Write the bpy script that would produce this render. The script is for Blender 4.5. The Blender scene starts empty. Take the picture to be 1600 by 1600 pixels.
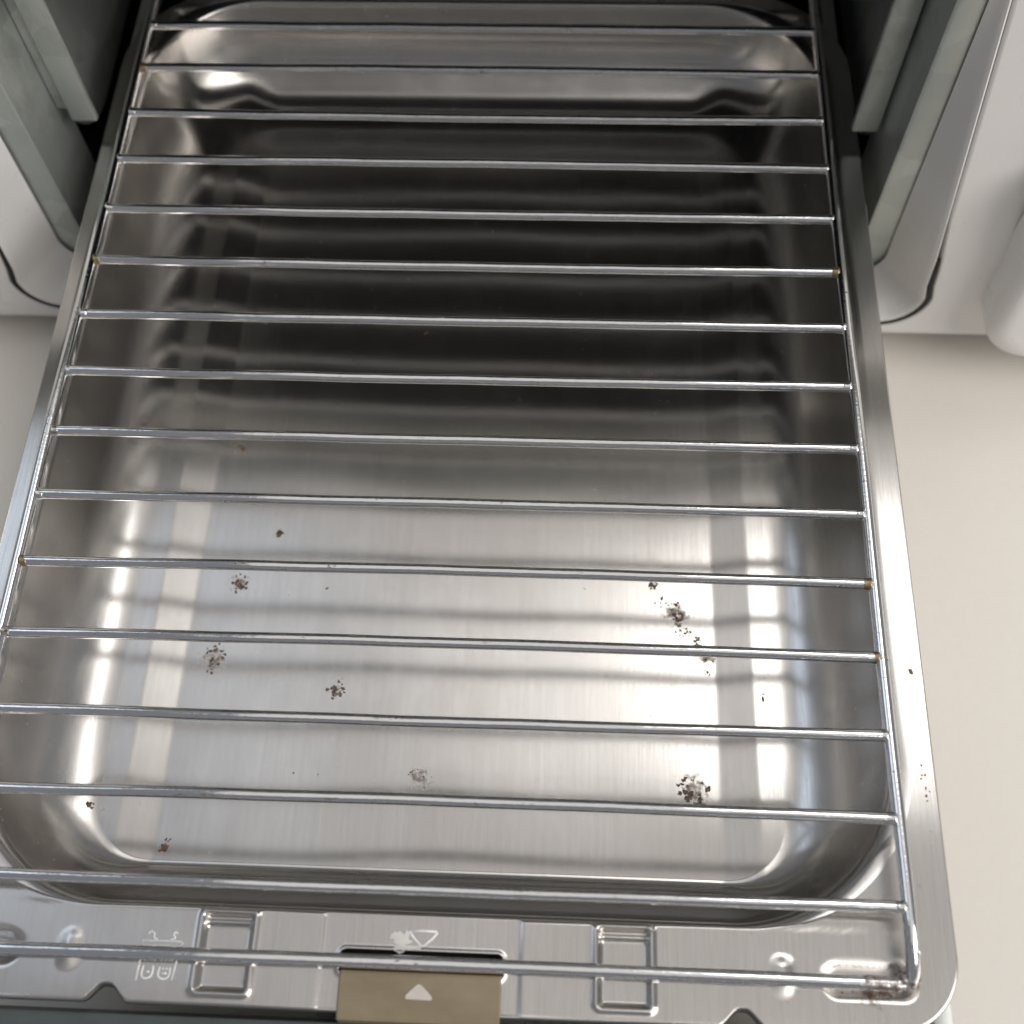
import bpy, bmesh, math, random
from mathutils import Vector, Matrix
R = math.radians
random.seed(7)
scene = bpy.context.scene
col = scene.collection

# ------------------------------------------------------------------ camera
def cam_basis(pitch, yaw, roll):
    cp, sp, cy, sy = math.cos(pitch), math.sin(pitch), math.cos(yaw), math.sin(yaw)
    fwd = Vector((sy*cp, cy*cp, -sp)); right = Vector((cy, -sy, 0)); up = right.cross(fwd)
    c, s = math.cos(roll), math.sin(roll)
    return c*right + s*up, -s*right + c*up, fwd
cd = bpy.data.cameras.new('camera'); cam = bpy.data.objects.new('camera', cd); col.objects.link(cam)
r_, u_, f_ = cam_basis(1.11795163, -0.0825657334, -0.0485179363)
m = Matrix((r_, u_, -f_)).transposed().to_4x4(); m.translation = (0.0329604, -0.3548646, 0.3122785)
cam.matrix_world = m
cd.sensor_width = 36; cd.lens = 36*1800/1600; cd.clip_start = 0.01; cd.clip_end = 20
cd.dof.use_dof = True; cd.dof.focus_distance = 0.345; cd.dof.aperture_fstop = 9
scene.camera = cam

# ------------------------------------------------------------------ light
w = bpy.data.worlds.new('World'); scene.world = w; w.use_nodes = True
bg = w.node_tree.nodes['Background']; bg.inputs[0].default_value = (0.90, 0.93, 1.0, 1); bg.inputs[1].default_value = 0.22

def area(name, loc, target, sx, sy, power, color, shape='RECTANGLE'):
    l = bpy.data.lights.new(name, 'AREA'); l.shape = shape; l.size = sx; l.size_y = sy
    l.energy = power; l.color = color
    o = bpy.data.objects.new(name, l); col.objects.link(o)
    o.location = loc; o.rotation_euler = (Vector(target) - Vector(loc)).to_track_quat('-Z', 'Y').to_euler()
    return o
area('hood_lamp', (0.40, 0.16, 1.12), (0.05, -0.25, 0), 0.40, 0.40, 1.7, (1.0, 0.98, 0.96), 'DISK')
area('ceiling_lamp', (0.36, -0.08, 1.9), (0.36, -0.081, 0), 1.9, 2.3, 7.0, (1.0, 0.94, 0.87))
area('fill_lamp', (1.75, -1.25, 1.7), (0.1, -0.1, 0), 1.8, 1.6, 46.0, (1.0, 0.96, 0.92))  # added fill for the stove front, not a known lamp
area('side_lamp', (-0.95, 0.15, 1.25), (0, -0.2, 0), 0.8, 0.6, 2.0, (0.70, 0.82, 1.0))

vs = scene.view_settings
vs.view_transform = 'Standard'; vs.look = 'None'; vs.exposure = 0; vs.gamma = 1; vs.use_curve_mapping = False
scene.cycles.use_denoising = True; scene.cycles.use_adaptive_sampling = True; scene.cycles.adaptive_threshold = 0.02
scene.cycles.max_bounces = 6; scene.cycles.glossy_bounces = 5; scene.cycles.diffuse_bounces = 3; scene.cycles.caustics_reflective = True
scene.cycles.sample_clamp_indirect = 3

# ------------------------------------------------------------------ materials
class Mat:
    def __init__(s, name, color, rough=0.5, metal=0.0, **kw):
        s.m = bpy.data.materials.new(name); s.m.use_nodes = True; s.t = s.m.node_tree
        s.b = s.t.nodes['Principled BSDF']
        s.b.inputs['Base Color'].default_value = (*color, 1)
        s.b.inputs['Roughness'].default_value = rough; s.b.inputs['Metallic'].default_value = metal
        for k, v in kw.items(): s.b.inputs[k.replace('_', ' ')].default_value = v
        s.tc = s.t.nodes.new('ShaderNodeTexCoord')
    def node(s, typ, **kw):
        n = s.t.nodes.new(typ)
        for k, v in kw.items():
            if k in n.inputs: n.inputs[k].default_value = v
            else: setattr(n, k, v)
        return n
    def link(s, a, b): s.t.links.new(a, b)
    def mapped(s, scale, loc=(0, 0, 0)):
        mp = s.node('ShaderNodeMapping'); s.link(s.tc.outputs['Object'], mp.inputs['Vector'])
        mp.inputs['Scale'].default_value = scale; mp.inputs['Location'].default_value = loc
        return mp.outputs['Vector']
    def noise(s, scale3, detail=3, rough=0.5, loc=(0, 0, 0)):
        n = s.node('ShaderNodeTexNoise', Scale=1.0, Detail=detail, Roughness=rough)
        s.link(s.mapped(scale3, loc), n.inputs['Vector']); return n.outputs['Fac']
    def ramp(s, fac, stops):
        r = s.node('ShaderNodeValToRGB'); e = r.color_ramp.elements
        while len(e) < len(stops): e.new(0.5)
        for k, (p, c) in enumerate(stops):
            e[k].position = p; e[k].color = c if len(c) == 4 else (*c, 1)
        s.link(fac, r.inputs['Fac']); return r.outputs['Color']
    def maprange(s, fac, a, b, c, d):
        n = s.node('ShaderNodeMapRange'); s.link(fac, n.inputs['Value'])
        for k, v in zip(('From Min', 'From Max', 'To Min', 'To Max'), (a, b, c, d)): n.inputs[k].default_value = v
        return n.outputs['Result']
    def mix(s, fac, a, b):
        n = s.node('ShaderNodeMix', data_type='RGBA')
        s.link(fac, n.inputs[0])
        for q, i in ((a, 6), (b, 7)):
            if isinstance(q, tuple): n.inputs[i].default_value = (*q, 1)
            else: s.link(q, n.inputs[i])
        return n.outputs[2]
    def math(s, op, a, b):
        n = s.node('ShaderNodeMath', operation=op)
        for q, i in ((a, 0), (b, 1)):
            if isinstance(q, (int, float)): n.inputs[i].default_value = q
            else: s.link(q, n.inputs[i])
        return n.outputs[0]
    def bump(s, h, strength, dist, prev=None):
        n = s.node('ShaderNodeBump', Strength=strength, Distance=dist)
        s.link(h, n.inputs['Height'])
        if prev is not None: s.link(prev, n.inputs['Normal'])
        s.link(n.outputs['Normal'], s.b.inputs['Normal']); return n.outputs['Normal']

def brushed():
    M = Mat('brushed_stainless', (0.62, 0.60, 0.57), 0.17, 0.985)
    M.b.inputs['Anisotropic'].default_value = 0.93
    tg = M.node('ShaderNodeTangent', direction_type='UV_MAP'); tg.uv_map = 'UVMap'
    M.link(tg.outputs[0], M.b.inputs['Tangent'])
    grain = M.noise((2600, 60, 2600), 2, 0.5)
    cloud = M.noise((26, 12, 22), 5, 0.6)
    spots = M.noise((110, 80, 110), 5, 0.65)
    colr = M.ramp(cloud, [(0.3, (0.585, 0.56, 0.53)), (0.7, (0.64, 0.62, 0.595))])
    film = M.maprange(spots, 0.56, 0.74, 0.0, 0.18)
    colr = M.mix(film, colr, (0.55, 0.50, 0.43))
    streak = M.math('ADD', M.math('MULTIPLY', grain, 0.5), M.math('MULTIPLY', M.noise((700, 16, 700), 3, 0.6), 0.5))
    colr = M.mix(M.maprange(streak, 0.35, 0.65, 0.0, 0.28), colr, (0.44, 0.42, 0.395))
    rag = M.noise((420, 420, 420), 4, 0.65); mask = None
    for cx, cy, rr in ((-0.0725, -0.2100, 0.0050), (-0.0775, -0.2370, 0.0070), (-0.0360, -0.2462, 0.0048), (-0.0066, -0.2735, 0.0055), (0.0784, -0.2750, 0.0070), (0.0745, -0.2170, 0.0065), (0.0835, -0.2310, 0.0055), (-0.0614, -0.1912, 0.0030), (-0.0795, -0.1577, 0.0035), (-0.0837, -0.2975, 0.003), (0.118, -0.333, 0.006)):
        d = M.node('ShaderNodeVectorMath', operation='DISTANCE'); mp = M.node('ShaderNodeMapping'); M.link(M.tc.outputs['Object'], mp.inputs['Vector']); mp.inputs['Scale'].default_value = (1, 1, 0)
        M.link(mp.outputs['Vector'], d.inputs[0]); d.inputs[1].default_value = (cx, cy, 0)
        q = M.maprange(d.outputs['Value'], rr*0.15, rr, 0.62, 0.0)
        mask = q if mask is None else M.math('MAXIMUM', mask, q)
    stain = M.maprange(M.math('ADD', M.math('MULTIPLY', mask, 0.55), rag), 0.66, 0.86, 0.0, 0.75)
    colr = M.mix(stain, colr, (0.17, 0.115, 0.08))
    M.link(colr, M.b.inputs['Base Color'])
    r1 = M.maprange(grain, 0.3, 0.7, 0.185, 0.225)
    r2 = M.math('ADD', r1, M.maprange(cloud, 0.35, 0.75, -0.01, 0.02))
    r3 = M.math('ADD', r2, M.maprange(spots, 0.5, 0.75, 0.0, 0.04))
    r3 = M.math('ADD', r3, M.math('MULTIPLY', stain, 0.3))
    M.link(r3, M.b.inputs['Roughness'])
    n1 = M.bump(grain, 0.05, 0.0001)
    wav = M.noise((9, 16, 9), 2, 0.4)
    M.bump(wav, 0.06, 0.004, n1)
    return M.m
def chrome():
    M = Mat('chrome_wire', (0.80, 0.80, 0.80), 0.09, 1.0)
    sp = M.noise((160, 500, 500), 3, 0.6)
    sp2 = M.noise((900, 900, 900), 4, 0.7)
    dirt = M.math('MULTIPLY', M.maprange(sp, 0.64, 0.70, 0, 1), M.maprange(sp2, 0.45, 0.6, 0, 1))
    M.link(M.mix(dirt, (0.82, 0.82, 0.82), (0.16, 0.10, 0.06)), M.b.inputs['Base Color'])
    M.link(M.maprange(dirt, 0, 1, 0.09, 0.6), M.b.inputs['Roughness'])
    M.bump(M.noise((220, 900, 900), 3, 0.6), 0.12, 0.0004)
    return M.m
def galvanised():
    M = Mat('galvanised_steel', (0.42, 0.44, 0.42), 0.42, 0.6)
    v = M.node('ShaderNodeTexVoronoi', Scale=1.0); M.link(M.mapped((70, 70, 70)), v.inputs['Vector'])
    c1 = M.ramp(v.outputs['Color'], [(0.1, (0.45, 0.485, 0.46)), (0.9, (0.56, 0.59, 0.56))])
    st = M.noise((30, 30, 18), 5, 0.65)
    c2 = M.mix(M.maprange(st, 0.56, 0.74, 0, 0.5), c1, (0.24, 0.20, 0.15))
    M.link(c2, M.b.inputs['Base Color'])
    M.link(M.maprange(st, 0.3, 0.7, 0.36, 0.55), M.b.inputs['Roughness'])
    M.bump(M.noise((250, 250, 250), 3), 0.08, 0.0005)
    return M.m
def enamel():
    M = Mat('white_enamel', (0.80, 0.79, 0.77), 0.32)
    st = M.noise((14, 14, 14), 4, 0.6)
    M.link(M.ramp(st, [(0.35, (0.79, 0.77, 0.74)), (0.65, (0.82, 0.81, 0.80))]), M.b.inputs['Base Color'])
    M.link(M.maprange(M.noise((60, 60, 60), 3), 0.3, 0.7, 0.26, 0.4), M.b.inputs['Roughness'])
    M.bump(M.noise((500, 500, 500), 2), 0.03, 0.0003)
    return M.m
def counter():
    M = Mat('cream_laminate', (0.66, 0.61, 0.54), 0.45)
    a = M.noise((420, 420, 420), 3, 0.6); b = M.noise((7, 7, 7), 3, 0.5)
    c = M.mix(M.maprange(a, 0.35, 0.65, 0, 1), (0.83, 0.785, 0.715), (0.845, 0.80, 0.73))
    c = M.mix(M.maprange(b, 0.4, 0.7, 0, 0.25), c, (0.80, 0.75, 0.68))
    M.link(c, M.b.inputs['Base Color'])
    M.link(M.maprange(b, 0.3, 0.7, 0.40, 0.52), M.b.inputs['Roughness'])
    M.bump(a, 0.05, 0.0002)
    return M.m
def tanplastic():
    M = Mat('tan_plastic', (0.33, 0.26, 0.17), 0.38)
    st = M.noise((60, 120, 60), 4, 0.6)
    M.link(M.ramp(st, [(0.3, (0.23, 0.185, 0.115)), (0.7, (0.30, 0.245, 0.16))]), M.b.inputs['Base Color'])
    M.b.inputs['Subsurface Weight'].default_value = 0.15; M.b.inputs['Subsurface Radius'].default_value = (0.002, 0.0015, 0.001)
    return M.m
def char():
    M = Mat('burnt_residue', (0.05, 0.03, 0.02), 0.7)
    n = M.noise((500, 500, 500), 3)
    M.link(M.ramp(n, [(0.35, (0.06, 0.043, 0.035)), (0.65, (0.19, 0.125, 0.085))]), M.b.inputs['Base Color'])
    M.bump(n, 0.5, 0.0005); return M.m
def amber():
    M = Mat('amber_residue', (0.26, 0.12, 0.04), 0.45)
    n = M.noise((600, 600, 600), 3)
    M.link(M.ramp(n, [(0.35, (0.10, 0.055, 0.03)), (0.65, (0.24, 0.13, 0.06))]), M.b.inputs['Base Color'])
    return M.m
def plain(name, color, rough, metal=0.0, sc=90):
    M = Mat(name, color, rough, metal)
    n = M.noise((sc, sc, sc), 4, 0.6)
    M.link(M.ramp(n, [(0.3, tuple(c*0.85 for c in color)), (0.7, tuple(min(1, c*1.15) for c in color))]), M.b.inputs['Base Color'])
    M.link(M.maprange(n, 0.3, 0.7, rough*0.85, min(1, rough*1.2)), M.b.inputs['Roughness'])
    return M.m
STEEL, CHROME, GALV, WHITE, CREAM, TAN, CHAR, AMBER = brushed(), chrome(), galvanised(), enamel(), counter(), tanplastic(), char(), amber()
DOOR = plain('dark_grey_plastic', (0.065, 0.078, 0.075), 0.35)
SOOT = plain('sooty_steel', (0.032, 0.032, 0.040), 0.6, 0.5)
VOID = plain('black_and_gap_shade', (0.012, 0.012, 0.012), 0.6)  # near-black for feet and cavity walls; also stands in for gap and slot shade
BURNER = plain('burner_steel', (0.34, 0.31, 0.29), 0.4, 0.9)
FASCIA = plain('grey_green_fascia', (0.12, 0.125, 0.112), 0.6)
GLASS = plain('black_glass_top', (0.01, 0.01, 0.011), 0.08)
RES = plain('sticker_residue', (0.72, 0.70, 0.66), 0.7)
WELD = plain('heat_tinted_weld', (0.36, 0.27, 0.16), 0.35, 0.9, 400)
def burnt_chrome():
    M = Mat('burnt_chrome', (0.6, 0.6, 0.6), 0.2, 0.9)
    n = M.noise((420, 700, 700), 4, 0.65); f = M.maprange(n, 0.42, 0.60, 0, 1)
    M.link(M.mix(f, (0.72, 0.71, 0.70), (0.15, 0.10, 0.075)), M.b.inputs['Base Color'])
    M.link(M.maprange(f, 0, 1, 0.12, 0.45), M.b.inputs['Roughness']); M.bump(n, 0.3, 0.0005); return M.m
BURNT_WIRE = burnt_chrome()
MATT = plain('brightened_stamped_steel', (0.86, 0.85, 0.83), 0.6, 0.3, 400)  # paler than the pan: the embossed lines' highlight is put into the colour
PALE_SHEET = plain('pale_reflector', (0.72, 0.70, 0.68), 0.5, 0.25)  # made pale to brighten what the tray's rear flange reflects
TRIW = plain('pale_tab_mark', (0.62, 0.57, 0.50), 0.45)

# ------------------------------------------------------------------ helpers
def thing(name, label, cat, loc=(0, 0, 0)):
    o = bpy.data.objects.new(name, None); col.objects.link(o); o.location = loc
    o.empty_display_size = 0.05; o['label'] = label; o['category'] = cat; return o
def obj(name, verts, faces, mat, parent=None, smooth=True, uv=False, sharp=None):
    me = bpy.data.meshes.new(name); me.from_pydata([tuple(v) for v in verts], [], faces); me.update()
    bm = bmesh.new(); bm.from_mesh(me); bmesh.ops.recalc_face_normals(bm, faces=bm.faces); bm.to_mesh(me); bm.free()
    return fin(name, me, mat, parent, smooth, uv, sharp)
def fin(name, me, mat, parent=None, smooth=True, uv=False, sharp=None):
    me.materials.append(mat)
    for p in me.polygons: p.use_smooth = smooth
    if sharp is not None: me.set_sharp_from_angle(angle=R(sharp))
    if uv:
        lay = me.uv_layers.new(name='UVMap')
        for l in me.loops:
            c = me.vertices[l.vertex_index].co; lay.data[l.index].uv = (c.x, c.y)
    o = bpy.data.objects.new(name, me); col.objects.link(o)
    if parent is not None: o.parent = parent
    return o
def box(name, x0, x1, y0, y1, z0, z1, mat, parent=None, bev=0.0008, seg=2):
    bm = bmesh.new(); bmesh.ops.create_cube(bm, size=1)
    for v in bm.verts:
        v.co = Vector(((x0+x1)/2 + v.co.x*(x1-x0), (y0+y1)/2 + v.co.y*(y1-y0), (z0+z1)/2 + v.co.z*(z1-z0)))
    if bev: bmesh.ops.bevel(bm, geom=bm.edges[:], offset=bev, segments=seg, affect='EDGES', profile=0.5)
    me = bpy.data.meshes.new(name); bm.to_mesh(me); bm.free()
    return fin(name, me, mat, parent, True, False, 40)
def tube_data(pts, rad, n=14, cap=True):
    pts = [Vector(p) for p in pts]; V = []; F = []; nrm = None
    for i, p in enumerate(pts):
        t = (pts[min(i+1, len(pts)-1)] - pts[max(i-1, 0)]).normalized()
        if nrm is None:
            ref = Vector((0, 0, 1)) if abs(t.z) < 0.9 else Vector((1, 0, 0)); nrm = (ref - t*ref.dot(t)).normalized()
        else: nrm = (nrm - t*nrm.dot(t)).normalized()
        b = t.cross(nrm); rr = rad(i/(len(pts)-1)) if callable(rad) else rad
        for k in range(n):
            a = 2*math.pi*k/n; V.append(p + (nrm*math.cos(a) + b*math.sin(a))*rr)
    for i in range(len(pts)-1):
        for k in range(n):
            F.append((i*n+k, i*n+(k+1) % n, (i+1)*n+(k+1) % n, (i+1)*n+k))
    if cap:
        F.append(tuple(range(n-1, -1, -1))); F.append(tuple((len(pts)-1)*n+k for k in range(n)))
    return V, F
def tube(name, pts, rad, mat, parent=None, n=14, sharp=50):
    V, F = tube_data(pts, rad, n); return obj(name, V, F, mat, parent, True, False, sharp)
def lerp(a, b, t): return a+(b-a)*t
def sstep(a, b, x):
    t = max(0.0, min(1.0, (x-a)/(b-a))); return t*t*(3-2*t)
def spline(P, n=8, closed=False):
    P = [Vector(p) for p in P]; out = []; N = len(P)
    rng = range(N if closed else N-1)
    for i in rng:
        p0, p1, p2, p3 = (P[(i-1) % N], P[i], P[(i+1) % N], P[(i+2) % N]) if closed else (P[max(i-1, 0)], P[i], P[i+1], P[min(i+2, N-1)])
        for k in range(n):
            t = k/n
            out.append(0.5*((2*p1) + (p2-p0)*t + (2*p0-5*p1+4*p2-p3)*t*t + (3*p1-p0-3*p2+p3)*t**3))
    out.append(P[0] if closed else P[-1]); return out

# ------------------------------------------------------------------ setting
ZC = -0.080
ct = obj('countertop', [(-2, -1.6, ZC), (2, -1.6, ZC), (2, 1.2, ZC), (-2, 1.2, ZC)], [(0, 1, 2, 3)], CREAM, None, False)
ct['kind'] = 'structure'

# ------------------------------------------------------------------ stove
stove = thing('gas_stove', 'white enamelled stove with the grill compartment open around the tray', 'stove', (0, 0, ZC))
def S(v): return (v[0], v[1], v[2]-ZC)
def sobj(name, V, F, mat, parent=None, smooth=True, sharp=35):
    return obj(name, [S(v) for v in V], F, mat, parent or stove, smooth, False, sharp)
def sbox(name, x0, x1, y0, y1, z0, z1, mat, parent=None, bev=0.0008):
    return box(name, x0, x1, y0, y1, z0-ZC, z1-ZC, mat, parent or stove, bev)
XC = -0.003
LW, LY = 0.150, -0.068            # liner half width, liner front
ZB, ZT = -0.057, 0.092            # opening bottom / top
def panelY(z):
    y = -0.0745 - max(0, min(0.077 - z, 0.097))*0.160
    return y if z < 0.077 else -0.0745 + (z-0.077)*0.16
# rings round the opening, in the X-Z plane: left half and right half are one closed ring
def oring(hw_b, hw_t, zb, zt, rad, inset=0.0, nz=18, nc=8, nx=14):
    pts = []
    def hw(z): return hw_b + (hw_t-hw_b)*max(0, min(1, (z-zb)/(zt-zb)))
    for k in range(nx): pts.append((-hw_b+rad + (2*hw_b-2*rad)*k/nx, zb))
    for k in range(nc+1):
        a = -math.pi/2 + math.pi/2*k/nc; pts.append((hw_b-rad+rad*math.cos(a), zb+rad+rad*math.sin(a)))
    for k in range(1, nz):
        z = zb+rad + (zt-rad*0.3-zb-rad)*k/nz; pts.append((hw(z), z))
    pts.append((hw_t, zt))
    for k in range(1, nx): pts.append((hw_t - 2*hw_t*k/nx, zt))
    left = [(-x, z) for x, z in pts[nx:nx+nc+nz+1]][::-1]
    return pts + left
def loft(rings, closed=True):
    V = []; F = []; n = len(rings[0])
    for rg in rings: V += rg
    for i in range(len(rings)-1):
        for k in range(n if closed else n-1):
            F.append((i*n+k, i*n+(k+1) % n, (i+1)*n+(k+1) % n, (i+1)*n+k))
    return V, F
# inner trim (jamb) from the galvanised flange out to the panel face
def jring(off, y_of, rad=0.014):
    return [(XC + x, y_of(z), z) for x, z in oring(0.1715+off, 0.161+off, ZB-off, ZT+off, rad+off)]
def back_ring(off):
    return [(XC + x, -0.0705, z) for x, z in oring(0.160+off, 0.158+off, ZB+0.004, ZT, 0.012)]
V, F = loft([back_ring(0.0), jring(-0.0012, lambda z: panelY(z)+0.002), jring(-0.0006, lambda z: panelY(z)+0.0006), jring(0.0004, lambda z: panelY(z)-0.0002),
             jring(0.0010, lambda z: panelY(z)+0.0004), jring(0.0012, lambda z: panelY(z)+0.006)])
sobj('opening_trim', V, F, WHITE)
def gapw(x, z): return 0.0019 if z < -0.030 else 0.0019*max(0.05, 1-(z+0.030)/0.03)
def pring(off, dy, rad=0.014):
    A = oring(0.1715+off, 0.161+off, ZB-off, ZT+off, rad+off); g = 0.004
    B = oring(0.1715+off+g, 0.161+off+g, ZB-off-g, ZT+off+g, rad+off+g); out = []
    for (x, z), (X, Z) in zip(A, B):
        t = gapw(x, z)/g; out.append((XC + lerp(x, X, t), panelY(z)+dy, lerp(z, Z, t)))
    return out
PB = -0.0675
def outer_ring(hwx, zb, zt, dy):
    base = oring(0.1715, 0.161, ZB, ZT, 0.014); out = []
    for x, z in base:
        # push each point outwards to the panel's border
        sx = 1 if x > 0 else -1
        nz_ = zb if z <= ZB+1e-6 else (zt if z >= ZT-1e-6 else zb + (z-ZB)/(ZT-ZB)*(zt-zb))
        nx_ = x/0.1715*hwx if (z <= ZB+1e-6 or z >= ZT-1e-6) else sx*hwx
        if abs(nx_) > hwx: nx_ = sx*hwx
        out.append((nx_, panelY(nz_)+dy, nz_))
    return out
V, F = loft([pring(0.0015, 0.007), pring(0.0015, 0.0010), pring(0.0019, 0.0002), pring(0.0027, 0.0),
             outer_ring(0.30, PB+0.003, 0.0985, 0.0), outer_ring(0.30, PB+0.001, 0.0995, 0.0012), outer_ring(0.30, PB, 0.100, 0.004), outer_ring(0.30, PB, 0.100, 0.02)])
sobj('front_panel', V, F, WHITE, None, True, 50)
# black tube painting in the shade of the lower gap between trim and panel
gk = [p for p in jring(0.0022, lambda z: panelY(z)+0.0012)]
n = len(gk); st = [k for k in range(n) if gk[k][2] < -0.016 and gk[(k-1) % n][2] >= -0.016][0]
run = []; k = st
while gk[k % n][2] < -0.016: run.append(gk[k % n]); k += 1
V, F = tube_data([Vector(p) for p in run], lambda t: 0.0005+0.0009*sstep(0, 0.06, t)*sstep(1, 0.94, t), 8); sobj('gap_shade', V, F, VOID)
# galvanised flange facing the front
fl0 = [(XC + x, -0.0690, z) for x, z in oring(0.166, 0.166, ZB+0.001, ZT+0.004, 0.008)]
fl1 = [(XC + x, -0.0690, z) for x, z in oring(LW+0.0012, LW+0.0012, ZB+0.0042, ZT-0.003, 0.006)]
fl2 = [(XC + x, -0.0682, z) for x, z in oring(LW, LW, ZB+0.005, ZT-0.004, 0.005)]
fl3 = [(XC + x, -0.062, z) for x, z in oring(LW, LW, ZB+0.005, ZT-0.004, 0.005)]
V, F = loft([fl0, fl1, fl2, fl3]); sobj('liner_flange', V, F, GALV)
# side walls of the liner, with the cut-out over the tray's rear
for s in (-1, 1):
    prof = [(-0.0655, ZB+0.006), (-0.036, ZB+0.006), (-0.036, -0.006)]
    prof += [(-0.036 + 0.030*(1-math.cos(a)), -0.006 - 0.026*math.sin(a)) for a in [math.pi/2*k/10 for k in range(1, 11)]]
    prof += [(0.13, -0.030), (0.13, ZT-0.004), (-0.0655, ZT-0.004)]
    V = []; F = []; n = len(prof)
    for dx in (0.0, 0.0012):
        V += [(XC + s*(LW+0.0002+dx), y, z) for y, z in prof]
    F = [tuple(range(n)), tuple(range(2*n-1, n-1, -1))] + [(k, (k+1) % n, n+(k+1) % n, n+k) for k in range(n)]
    sobj('liner_side', V, F, GALV, None, False, None)
    x0, x1 = sorted((XC + 0.002 + s*0.1372, XC + 0.002 + s*0.1468))
    rib = sbox('guide_rib', x0, x1, -0.047, -0.044, -0.0030, ZT-0.006, GALV, None, 0.0010)
    x0, x1 = sorted((XC + s*0.1455, XC + s*0.1500)); 
    sbox('rib_web', x0, x1, -0.0438, -0.040, 0.000, ZT-0.006, GALV, rib, 0.0006)
    x0, x1 = sorted((XC + s*0.172, XC + s*0.176)); sbox('outer_wall', x0, x1, -0.058, 0.135, ZB-0.003, ZT+0.004, VOID)
sbox('compartment_floor', -0.176, 0.170, -0.060, 0.135, ZB-0.0045, ZB+0.002, VOID)
sbox('compartment_back', -0.176, 0.170, 0.1305, 0.136, ZB+0.0022, ZT, GALV)
sbox('reflector_sheet', -0.140, 0.135, 0.094, 0.098, -0.002, ZT-0.004, PALE_SHEET)  # unseen sheet added to lighten the reflection in the tray's rear
roof = sbox('compartment_roof', -0.176, 0.170, -0.066, 0.1303, ZT-0.003, ZT+0.003, SOOT)
# upper front, body and top
sbox('upper_fascia', -0.30, 0.30, -0.0640, -0.050, 0.1005, 0.170, FASCIA, None, 0.002)
sbox('top_plate', -0.31, 0.31, -0.060, 0.42, 0.1702, 0.178, GLASS, None, 0.002)
sbox('body_shell', -0.30, -0.178, -0.0495, 0.41, PB+0.001, 0.170, WHITE, None, 0.002)
sbox('body_shell', 0.178, 0.30, -0.0495, 0.41, PB+0.001, 0.170, WHITE, None, 0.002)
sbox('body_shell', -0.1778, 0.1778, 0.137, 0.41, PB+0.001, 0.170, WHITE, None, 0.002)
for x in (-0.27, 0.27):
    for y in (-0.03, 0.37): 
        V, F = tube_data([(x, y, ZC+0.0005), (x, y, ZC+0.004), (x, y, PB+0.0012)], lambda t: 0.014-0.003*t, 20); sobj('foot', V, F, VOID)
# protruding control panel on the right with a rounded lower corner
def cring(off, y):
    pts = []; x0, x1, z0, z1, rr = 0.1895-off, 0.30, -0.0580-off, 0.026+off, 0.020
    for k in range(13):
        a = math.pi + math.pi/2*k/12; pts.append((x0+rr+rr*math.cos(a), y, z0+rr+rr*math.sin(a)))
    return [(x0, y, z1)] + pts + [(x1, y, z0), (x1, y, z1)]
rings = [cring(0.0006, -0.0880), cring(0, -0.0892), cring(0, -0.101)]
for k in range(1, 7):
    a = math.pi/2*k/6; rings.append(cring(-0.007*(1-math.cos(a)), -0.101-0.007*math.sin(a)))
V, F = loft(rings); n = len(rings[0]); F.append(tuple((len(rings)-1)*n+k for k in range(n)))
sobj('control_panel', V, F, WHITE, None, True, 50)

# ------------------------------------------------------------------ grill door with slide rails and tab
door = thing('drawer_front', 'dark grey drawer front along the lower edge, holding the tray by a tan tab', 'drawer', (0, -0.36, ZC))
def D(v): return (v[0], v[1]+0.36, v[2]-ZC)
def dbox(name, x0, x1, y0, y1, z0, z1, mat, parent=None, bev=0.0008):
    return box(name, x0, x1, y0+0.36, y1+0.36, z0-ZC, z1-ZC, mat, parent or door, bev)
prof = [(-0.3445, -0.070), (-0.3445, -0.0165), (-0.3455, -0.0150), (-0.3475, -0.0146), (-0.3505, -0.0146), (-0.352, -0.0135), (-0.354, -0.0112), (-0.357, -0.0105),
        (-0.366, -0.0105), (-0.371, -0.013), (-0.374, -0.020), (-0.375, -0.070)]
V = []; F = []; n = len(prof)
for x in (-0.150, -0.149, 0.1325, 0.1335):
    e = 0.001 if abs(x) in (0.150, 0.1335) else 0
    V += [D((x, y + (e if y < -0.36 else -e), z - (e if z > -0.05 else 0))) for y, z in prof]
for i in range(3):
    F += [(i*n+k, i*n+(k+1) % n, (i+1)*n+(k+1) % n, (i+1)*n+k) for k in range(n)]
F += [tuple(range(n)), tuple(range(4*n-1, 3*n-1, -1))]
obj('door_panel', V, F, DOOR, door, True, False, 40)
for s in (-1, 1):
    x0, x1 = sorted((s*0.1335, s*0.1385)); dbox('slide_rail', x0, x1, -0.3442, 0.10, -0.0195, -0.0122, GALV, None, 0.0005)
dbox('door_foot', -0.10, 0.09, -0.372, -0.352, -0.0798, -0.0702, DOOR)
dbox('slot_shade_plate', -0.026, 0.029, -0.3442, -0.3225, -0.0175, -0.0160, VOID)  # unseen black plate added under the slot to keep it dark
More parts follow.
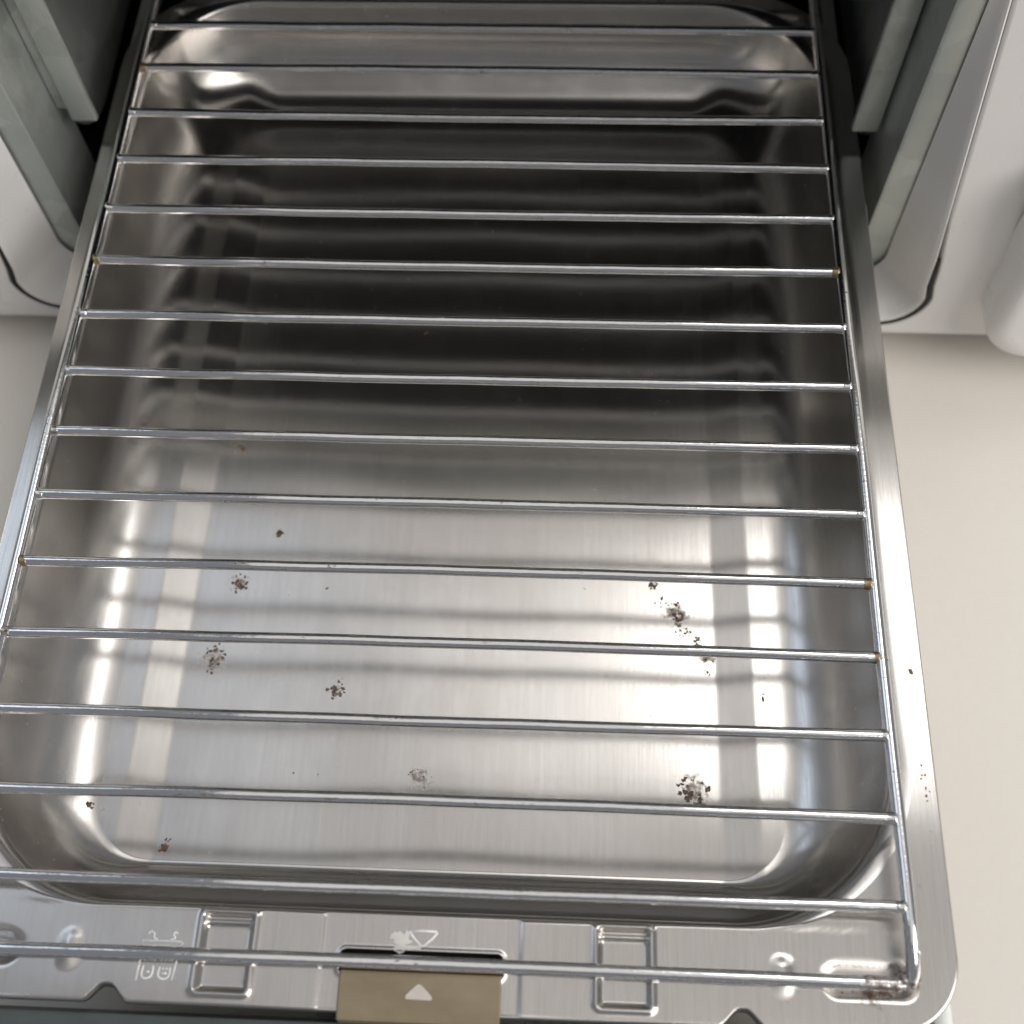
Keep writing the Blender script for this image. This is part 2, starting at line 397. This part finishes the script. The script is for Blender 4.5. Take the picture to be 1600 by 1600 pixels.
# tan tab: lies on the tray's front flange and folds down over its edge
tabp = [(-0.3317, -0.0150), (-0.3321, -0.0105), (-0.3330, -0.0085), (-0.3362, -0.0080), (-0.3405, -0.0080), (-0.3416, -0.0083), (-0.3438, -0.0089), (-0.3448, -0.0096), (-0.3454, -0.0150)]
under = [(y + (0.0006 if i > 5 else 0), z-0.0009) for i, (y, z) in enumerate(tabp)]
ring = tabp + under[::-1]; n = len(ring); V = []; F = []
for x in (-0.0196, -0.0192, 0.0221, 0.0225):
    e = 0.0004 if x in (-0.0196, 0.0225) else 0
    V += [D((x, y, z - (e if i < len(tabp) else -e*0.5))) for i, (y, z) in enumerate(ring)]
for i in range(3): F += [(i*n+k, i*n+(k+1) % n, (i+1)*n+(k+1) % n, (i+1)*n+k) for k in range(n)]
F += [tuple(range(n)), tuple(range(4*n-1, 3*n-1, -1))]
tab = obj('latch_tab', V, F, TAN, door, True, False, 35); tab['label'] = 'tan plastic tab with a pale triangle'
tri = [(0.0014, -0.3357), (0.0022, -0.3361), (0.0048, -0.3385), (0.0050, -0.3392), (0.0046, -0.3395), (-0.0016, -0.3394), (-0.0020, -0.3391), (-0.0018, -0.3384), (0.0006, -0.3361)]
n = len(tri); V = [D((x, y, z)) for z in (-0.0082, -0.00782) for x, y in tri]
obj('triangle_mark', V, [tuple(range(n)), tuple(range(n, 2*n))] + [(k, (k+1) % n, n+(k+1) % n, n+k) for k in range(n)], TRIW, tab, False)

# ------------------------------------------------------------------ tray
ZF, ZFL = -0.009, -0.045            # flange, floor
tray = thing('grill_tray', 'brushed stainless steel drip tray with burnt specks on its sunken floor', 'tray', (0, 0, ZF))
# fine spacing along the front edge
NF, NS, NB, NCF, NCB = 520, 120, 60, 40, 26
def ring(xh, y0, y1, rf, rb, cx=None):
    if cx is None: cx = 0.0012*sstep(0.1340, 0.1390, xh)
    return [(x+cx, y) for x, y in ring0(xh, y0, y1, rf, rb)]
def ring0(xh, y0, y1, rf, rb):
    p = []
    for k in range(NF): p.append((-xh+rf + (2*xh-2*rf)*k/NF, y0))
    for k in range(NCF): a = -math.pi/2 + math.pi/2*k/NCF; p.append((xh-rf+rf*math.cos(a), y0+rf+rf*math.sin(a)))
    for k in range(NS): p.append((xh, y0+rf + (y1-rb-y0-rf)*k/NS))
    for k in range(NCB): a = math.pi/2*k/NCB; p.append((xh-rb+rb*math.cos(a), y1-rb+rb*math.sin(a)))
    for k in range(NB): p.append((xh-rb - (2*xh-2*rb)*k/NB, y1))
    for k in range(NCB): a = math.pi/2 + math.pi/2*k/NCB; p.append((-xh+rb+rb*math.cos(a), y1-rb+rb*math.sin(a)))
    for k in range(NS): p.append((-xh, y1-rb - (y1-rb-y0-rf)*k/NS))
    for k in range(NCF): a = math.pi + math.pi/2*k/NCF; p.append((-xh+rf+rf*math.cos(a), y0+rf+rf*math.sin(a)))
    return p
def rectdist(x, y, cx, cy, hx, hy, r):
    qx, qy = abs(x-cx)-hx+r, abs(y-cy)-hy+r
    return math.hypot(max(qx, 0), max(qy, 0)) + min(max(qx, qy), 0) - r
SLOT = (-0.0200, 0.0228, -0.3338, -0.3279)
def emboss(x, y):
    z = 0.0
    for cx in (-0.0503, 0.0543):                       # two framed rectangular pads
        d = rectdist(x, y, cx, -0.3297, 0.0078, 0.0107, 0.0018)
        z += 0.0007*math.exp(-((d+0.0006)/0.0009)**2)
        z -= 0.0013*sstep(-0.0005, -0.0024, d)
        d2 = (y + 0.3222); 
        if d < -0.0015: z += 0.0009*math.exp(-(d2/0.0007)**2)
    for sx in (-1, 1):                                 # recesses for the rack's feet
        d = rectdist(x, y, sx*0.1175, -0.3305, 0.0125, 0.0047, 0.0042)
        z -= 0.0009*sstep(0.0008, -0.0026, d)
    for cx in (-0.0916, 0.0950):                       # oval dimples
        d = rectdist(x, y, cx, -0.3302, 0.0034, 0.0054, 0.0034)
        z += 0.0007*sstep(0.0006, -0.0034, d)
    z -= 0.0004*sstep(-0.0256, -0.0244, x)*sstep(0.0281, 0.0266, x)
    d = rectdist(x, y, (SLOT[0]+SLOT[1])/2, (SLOT[2]+SLOT[3])/2, (SLOT[1]-SLOT[0])/2, (SLOT[3]-SLOT[2])/2, 0.0016)
    z += 0.0004*math.exp(-((d-0.0004)/0.0006)**2)
    z += 0.00018*math.sin(x*41+1.0)*math.sin((y+0.33)*150)     # slightly wavy sheet
    return z
def notch(x):
    z = 0
    for cx in (-0.0803, 0.0845):
        t = abs(x-cx)/0.0062
        if t < 1: z = max(z, 0.0040*(1-sstep(0.12, 1.0, t)))
    return z
rings = []; tags = []
OUT = (0.1390, -0.3425, 0.0310, 0.0185, 0.042)
INN = (0.1340, -0.3195, 0.0255, 0.0470, 0.042)
# hem turned down outside
for k, (dz, off) in enumerate([(-0.0028, 0.0006), (-0.0012, 0.0007), (-0.0004, 0.0004), (0.0, 0.0)]):
    o = (OUT[0]+off, OUT[1]-off, OUT[2]+off, OUT[3]+off, OUT[4]+off)
    rg = []
    for x, y in ring(*o):
        yy = y + (notch(x) if y < -0.335 else 0)
        rg.append((x, yy, dz - (0.0005 if notch(x) > 0.0005 and y < -0.335 else 0)))
    rings.append(rg)
NFL = 64
for k in range(1, NFL+1):
    t = k/NFL
    o = tuple(lerp(OUT[i], INN[i], t) for i in range(5)); rg = []
    for x, y in ring(*o):
        yy = y + (notch(x)*(1-t)**1.0 if y < -0.319 else 0)
        rg.append((x, yy, emboss(x, yy) if yy < -0.3185 else 0.00012*math.sin(y*37)))
    rings.append(rg)
# rounded lip into the basin, wall, cove and floor
LIPR = 0.0034
LIPX = 0.0055/(0.62*LIPR)
def basin(xi, yi0, yi1, t):      # corner radii shrink towards the floor
    return (INN[0]-xi, INN[1]+yi0, INN[2]-yi1, lerp(INN[3], 0.018, t), lerp(INN[4], 0.026, t))
for k in range(1, 7):
    a = math.pi/2*0.86*k/6
    s_ = LIPR*math.sin(a)*0.62; z = -LIPR*(1-math.cos(a))
    rings.append([(x, y, z) for x, y in ring(*basin(s_*LIPX, s_, s_, 0.02))])
lx, lz = LIPR*math.sin(math.pi/2*0.86)*0.62, -LIPR*(1-math.cos(math.pi/2*0.86))
HX, HF, HB = 0.0280-lx*LIPX, 0.0175-lx, 0.0360-lx
DEP = (ZFL - ZF) - lz
def sunk(x, y): 
    t = max(0.0, min(1.0, (0.0985-abs(x))/0.0120)); e = 0.05
    t = t*t/(2*e) if t < e else (1-e-(1-t)**2/(2*e) if t > 1-e else t-e/2)
    return -0.0021*t/(1-e)
NW = 26
for k in range(1, NW+1):
    ph = math.pi/2*k/NW
    c, s_ = math.cos(ph), math.sin(ph)
    fx = 1-c                                        # side cove: quarter ellipse
    pf = ph*0.86; ff = (1-math.cos(pf))/(1-math.cos(math.pi/2*0.86)); zf_ = math.sin(pf)/math.sin(math.pi/2*0.86)   # front wall meets the floor in a crease
    fb = 1-max(c, 0)**0.85
    bl = sstep(0.55, 1.0, s_**2)
    rg = []
    for x, y in ring(*basin(lx*LIPX+HX*fx, lx+HF*ff, lx+HB*fb, sstep(0, 1, k/NW))):
        wf = sstep(-0.262, -0.297, y)
        rg.append((x, y, lz + DEP*lerp(s_, zf_, wf) + bl*sunk(x, y)))
    rings.append(rg)
# floor: rings shrink to a spine
b = basin(lx*LIPX+HX, lx+HF, lx+HB, 1.0)
shs = [1-(1-0.0815/b[0])*k/40 for k in range(1, 41)]; shs += [shs[-1]*(1-k/18) for k in range(1, 19)]
for sh in shs:
    t = 1-sh
    o = (b[0]*sh + 0.0004*t, lerp(b[1], -0.150, t), lerp(b[2], -0.146, t), b[3]*sh+0.0002*t, b[4]*sh+0.0002*t)
    rg = []
    for x, y in ring(*o):
        e = min(1.0, t*5)
        wv = e*(0.00028*math.sin(x*30+0.8)*math.sin(y*21+0.5) + 0.00014*math.sin(x*71+2.0+y*23))
        rg.append((x, y, lz + DEP + sunk(x, y) + wv))
    rings.append(rg)
V, F = loft(rings); n = len(rings[0])
F.append(tuple((len(rings)-1)*n+k for k in range(n)))
def inslot(f):
    cx = sum(V[i][0] for i in f)/len(f); cy = sum(V[i][1] for i in f)/len(f)
    return rectdist(cx, cy, (SLOT[0]+SLOT[1])/2, (SLOT[2]+SLOT[3])/2, (SLOT[1]-SLOT[0])/2, (SLOT[3]-SLOT[2])/2, 0.0015) < 0
F = [f for f in F if len(f) > 4 or not (V[f[0]][1] < -0.327 and inslot(f))]
pan = obj('pan', V, F, STEEL, tray, True, True)
so = pan.modifiers.new('thickness', 'SOLIDIFY'); so.thickness = 0.0006; so.offset = -1
# check orientation: top faces must look up
if pan.data.polygons[len(F)//2].normal.z < 0:
    pan.data.flip_normals()

def T(x, y, z): return (x, y, z-ZF)
def marks(name, strokes, rad, mat, label=None):
    V = []; F = []
    for st in strokes:
        v, f = tube_data([T(x, y, ZF + emboss(x, y) - rad*0.72) for x, y in st], rad, 6); b0 = len(V)
        V += v; F += [tuple(b0+i for i in q) for q in f]
    o = obj(name, V, F, mat, tray)
    if label: o['label'] = label
    return o
def poly(P, n=6): return [(v.x, v.y) for v in spline([(x, y, 0) for x, y in P], n)]
# downward triangle
marks('embossed_triangle', [[(-0.0020, -0.3226), (0.0012, -0.32255), (0.0049, -0.3226), (0.0052, -0.3230), (0.0040, -0.3244), (0.0020, -0.3261), (0.0014, -0.3264), (0.0008, -0.3261), (-0.0012, -0.3241), (-0.0021, -0.3230), (-0.0020, -0.3226)]], 0.00060, MATT, 'embossed triangle pointing down at the slot')
# grill pictogram
ix, iy = -0.0675, -0.3285
def I(P): return [(ix+x*0.001, iy+y*0.001) for x, y in P]
strokes = [I([(-5.4, 0.3), (-5.2, 0.9), (5.0, 0.9), (5.6, 0.4), (5.2, -0.3), (-5.2, -0.3), (-5.4, 0.3)]),
           poly(I([(-3.9, 2.6), (-3.2, 3.2), (-2.3, 2.6), (-2.2, 1.6), (-1.2, 1.2)])), poly(I([(3.9, 2.8), (3.3, 3.3), (2.9, 2.5), (3.4, 1.7), (2.2, 1.2)])),
           I([(-4.9, -0.9), (-5.0, -4.5), (-5.2, -9.0)]), I([(4.9, -0.9), (4.7, -4.0), (4.2, -8.6)]), I([(4.2, -0.9), (4.0, -2.4)]),
           poly(I([(-0.9, -1.2), (-0.5, -0.8), (-0.2, -1.4), (-1.0, -2.4)])), poly(I([(1.2, -1.2), (1.7, -0.8), (1.9, -1.5), (1.2, -2.4)])),
           poly(I([(-3.8, -5.2), (-3.9, -7.8), (-2.6, -8.4), (-1.3, -7.6), (-1.2, -5.2)])), poly(I([(0.6, -5.4), (0.4, -7.6), (1.8, -8.4), (3.2, -7.8), (3.3, -5.4)])),
           I([(-3.0, -6.8), (-2.0, -6.8)]), I([(1.4, -6.2), (1.5, -5.6)]), I([(2.4, -6.2), (2.4, -5.6)]), I([(1.2, -7.0), (2.6, -7.0)]), I([(-4.2, -3.2), (3.8, -3.2)])]
marks('embossed_pictogram', strokes, 0.00046, MATT, 'embossed grill pictogram')
# sticker residue beside the triangle
def patch(name, cx, cy, base_z, rx, ry, mat, th=0.00008, n=26, parent=tray, seed=0, rag=0.35):
    rnd = random.Random(seed); ph = [rnd.uniform(0, 6.28) for _ in range(5)]; P = []
    for k in range(n):
        a = 2*math.pi*k/n; q = 1+rag*(0.5*math.sin(2*a+ph[0])+0.35*math.sin(3*a+ph[1])+0.3*math.sin(5*a+ph[2])+0.25*math.sin(8*a+ph[3]))
        P.append((cx+rx*q*math.cos(a), cy+ry*q*math.sin(a)))
    V = [T(x, y, base_z(x, y)-0.0002) for x, y in P] + [T(cx+(x-cx)*0.93, cy+(y-cy)*0.93, base_z(x, y)+th) for x, y in P] + [T(cx, cy, base_z(cx, cy)+th)]
    F = [(k, (k+1) % n, n+(k+1) % n, n+k) for k in range(n)] + [(n+k, n+(k+1) % n, 2*n) for k in range(n)]
    return obj(name, V, F, mat, parent, False)
fz = lambda x, y: ZF + emboss(x, y)
for i, (x, y, rx, ry) in enumerate([(-0.0052, -0.3240, 0.0018, 0.0012), (-0.0040, -0.3254, 0.0022, 0.0011), (-0.0028, -0.3243, 0.0008, 0.0016), (-0.0045, -0.3272, 0.0020, 0.0010), (-0.0015, -0.3269, 0.0024, 0.0007)]):
    patch('sticker_residue', x, y, fz, rx, ry, RES, seed=i+3)

# burnt specks on the floor, each cluster one patch of residue
FLZ = ZFL
def floorz(x, y):
    return ZF + lz + DEP + sunk(x, y) + (0.00028*math.sin(x*30+0.8)*math.sin(y*21+0.5) + 0.00014*math.sin(x*71+2.0+y*23))
def specks(cx, cy, rx, ry, count, size, mat, seed, skew=0.0, zf=floorz):
    rnd = random.Random(seed); V = []; F = []
    for i in range(count):
        a = rnd.uniform(0, 6.28); q = math.sqrt(rnd.random()); px = cx + rx*q*math.cos(a) + skew*ry*q*math.sin(a); py = cy + ry*q*math.sin(a)
        sz = size*rnd.uniform(0.35, 1.0)*(1.25-0.6*q); n = 8; b0 = len(V); rot = rnd.uniform(0, 6.28); el = rnd.uniform(0.5, 1.0)
        for lv, hz in ((1.0, -0.0002), (0.8, 0.00015+sz*0.12)):
            for k in range(n):
                aa = 2*math.pi*k/n; qq = sz*lv*(1+0.4*math.sin(3*aa+rot)*rnd.uniform(0.4, 1)) 
                dx, dy = qq*math.cos(aa), qq*el*math.sin(aa)
                x, y = px+dx*math.cos(rot)-dy*math.sin(rot), py+dx*math.sin(rot)+dy*math.cos(rot)
                V.append(T(x, y, zf(x, y)+hz))
        F += [(b0+k, b0+(k+1) % n, b0+n+(k+1) % n, b0+n+k) for k in range(n)] + [tuple(b0+n+k for k in range(n))]
    return obj('burnt_residue', V, F, mat, tray, False)
SP = [(-0.0614, -0.1912, .0010, .0010, 7, .0016, CHAR), (-0.0725, -0.2100, .0026, .0036, 18, .0011, CHAR), (-0.0775, -0.2360, .0038, .0062, 26, .0009, CHAR),
      (-0.0360, -0.2462, .0030, .0030, 18, .0012, CHAR), (-0.0066, -0.2735, .0040, .0045, 13, .0005, CHAR), (0.0784, -0.2750, .0052, .0050, 34, .0011, CHAR),
      (-0.0837, -0.2978, .0012, .0014, 7, .0013, AMBER), (-0.0826, -0.2952, .0012, .0006, 5, .0005, CHAR),
      (0.0666, -0.2065, .0018, .0014, 12, .0010, CHAR), (0.0700, -0.2128, .0035, .0020, 12, .0006, CHAR), (0.0748, -0.2170, .0020, .0046, 28, .0010, CHAR), (0.0768, -0.2228, .0030, .0016, 14, .0006, CHAR),
      (0.0815, -0.2275, .0016, .0032, 18, .0008, CHAR), (0.0845, -0.2340, .0016, .0050, 16, .0006, CHAR),
      (-0.0795, -0.1577, .0022, .0016, 12, .0008, AMBER), (0.1012, -0.2445, .0006, .0022, 7, .0008, CHAR), (-0.0167, -0.1067, .0012, .0010, 4, .0005, CHAR),
      (-0.0426, -0.2109, .0006, .0010, 3, .0006, CHAR), (0.067, -0.1230, .0026, .0012, 8, .0008, AMBER), (0.022, -0.1600, .0012, .0010, 4, .0006, AMBER),
      (0.001, -0.252, .03, .02, 9, .0003, CHAR), (0.05, -0.255, .03, .03, 12, .0003, CHAR), (-0.05, -0.27, .03, .02, 9, .0003, CHAR)]
for i, (x, y, rx, ry, c, s_, mt) in enumerate(SP):
    o = specks(x, y, rx, ry, c, s_, mt, 40+i)
    if c > 1: o['kind'] = 'stuff'
PV = [v for v in V if v[1] < -0.25 and v[0] < -0.08]
def panz(x, y): return ZF + min(PV, key=lambda v: (v[0]-x)**2+(v[1]-y)**2)[2] + 0.0002
specks(-0.1075, -0.2862, .0014, .0008, 6, .0009, CHAR, 88, 0, panz)
# specks on the flange
specks(0.1370, -0.2475, .0006, .0012, 3, .0008, AMBER, 91, 0, lambda x, y: ZF); specks(0.1372, -0.2800, .0012, .0060, 9, .0006, AMBER, 92, 0, lambda x, y: ZF)
specks(0.1180, -0.3335, .0080, .0010, 10, .0006, AMBER, 93, 0, fz)

# ------------------------------------------------------------------ wire rack
rack = thing('wire_rack', 'chromed wire grill rack lying across the steel tray', 'rack', (0, 0, ZF))
PT = 0.0223755; RB = 0.00160; RS = 0.00180; XS = 0.1266
rnd = random.Random(5)
for k in range(15):
    y0 = -k*PT; b1, b2, p1 = rnd.uniform(-0.0006, 0.0006), rnd.uniform(-0.0004, 0.0004), rnd.uniform(0, 6.28)
    pts = []
    for i in range(61):
        t = i/60; x = -0.1258 + 0.2516*t
        pts.append(T(x, y0 + b1*math.sin(math.pi*t) + 0.00006*math.sin(9*t*3+p1), b2*math.sin(math.pi*t) + 0.00007*math.sin(23*t+p1) + 0.00004*math.sin(61*t+2*p1)))
    bar = tube('cross_bar', pts, RB, CHROME, rack, 20)
    for s in (-1, 1):
        mt = (WELD if (s, k) in ((1, 5), (1, 10), (1, 11), (-1, 5), (-1, 10), (-1, 1)) else BURNT_WIRE if (s, k) in ((-1, 11), (-1, 8)) else CHROME)
        V, F = tube_data([T(s*(0.1232+q*0.0024), y0, 0.0) for q in (0, 0.25, 0.5, 0.75, 1)], lambda t: RB*(1.01+0.24*t*t), 14)
        obj('weld_bead', V, F, mt, bar)
# side wires: straight, then bent down to the flange in front and behind
def arc(y0, z0, y1, z1, s):
    return []
for s in (-1, 1):
    P = [(s*(XS-0.006), 0.0294, 0.0), (s*(XS-0.002), 0.0280, 0.0), (s*XS, 0.0246, 0.0), (s*XS, 0.0170, 0.0)]
    P += [(s*XS + s*0.0002*math.sin(q*0.9), 0.017 - q*0.0223, 0.00008*math.sin(q*1.7)) for q in range(1, 15)]
    P += [(s*XS, -0.3130, 0.0), (s*XS, -0.3200, -0.0004), (s*(XS+0.0003), -0.3255, -0.0022), (s*(XS+0.0005), -0.3288, -0.0046), (s*(XS+0.0003), -0.3305, -0.0068)]
    sw = tube('side_wire', spline([T(*p) for p in P], 8), RS, CHROME, rack, 20)
    # weld lumps where the side wire meets the front wire
    for (lx_, ly_, lz_, lr, mt) in ((0.1272, -0.3238, -0.0006, 0.0012, CHROME), (0.1266, -0.3300, -0.0062, 0.0021, BURNT_WIRE), (0.1235, -0.3312, -0.0066, 0.0017, BURNT_WIRE)):
        bm = bmesh.new(); bmesh.ops.create_icosphere(bm, subdivisions=3, radius=lr)
        for v in bm.verts:
            d = v.co.normalized(); v.co *= 1+0.16*math.sin(d.x*7+lr*9000)+0.12*math.sin(d.y*9+d.z*6); v.co.x *= 1.35
            v.co += Vector(T(s*lx_, ly_, lz_))
        me = bpy.data.meshes.new('weld_lump'); bm.to_mesh(me); bm.free(); fin('weld_lump', me, mt if s > 0 else CHROME, sw)
fw = [T(-0.1240 + 0.2480*i/60, -0.3312 + 0.0004*math.sin(math.pi*i/60), -0.0066 + 0.00008*math.sin(i*0.5)) for i in range(61)]
fwo = tube('front_wire', fw, lambda t: RS*(1.0+0.02*math.sin(40*t)), CHROME, rack, 20)
pts = [T(0.1150 + 0.0095*i/10, -0.3311 - 0.0001*i/10, -0.0066) for i in range(11)]
tube('burnt_end', pts, lambda t: RS*(1.015 + 0.10*math.sin(t*9)**2*t), BURNT_WIRE, fwo, 18)
bw = tube('back_wire', [T(-0.1206 + 0.2412*i/40, 0.0294, 0.0) for i in range(41)], RS, CHROME, rack, 18)
for x in (-0.07, 0.07): tube('foot', [T(x, 0.0294, 0.0), T(x, 0.0292, -0.004), T(x, 0.0288, -0.0088)], RB, CHROME, bw, 12)
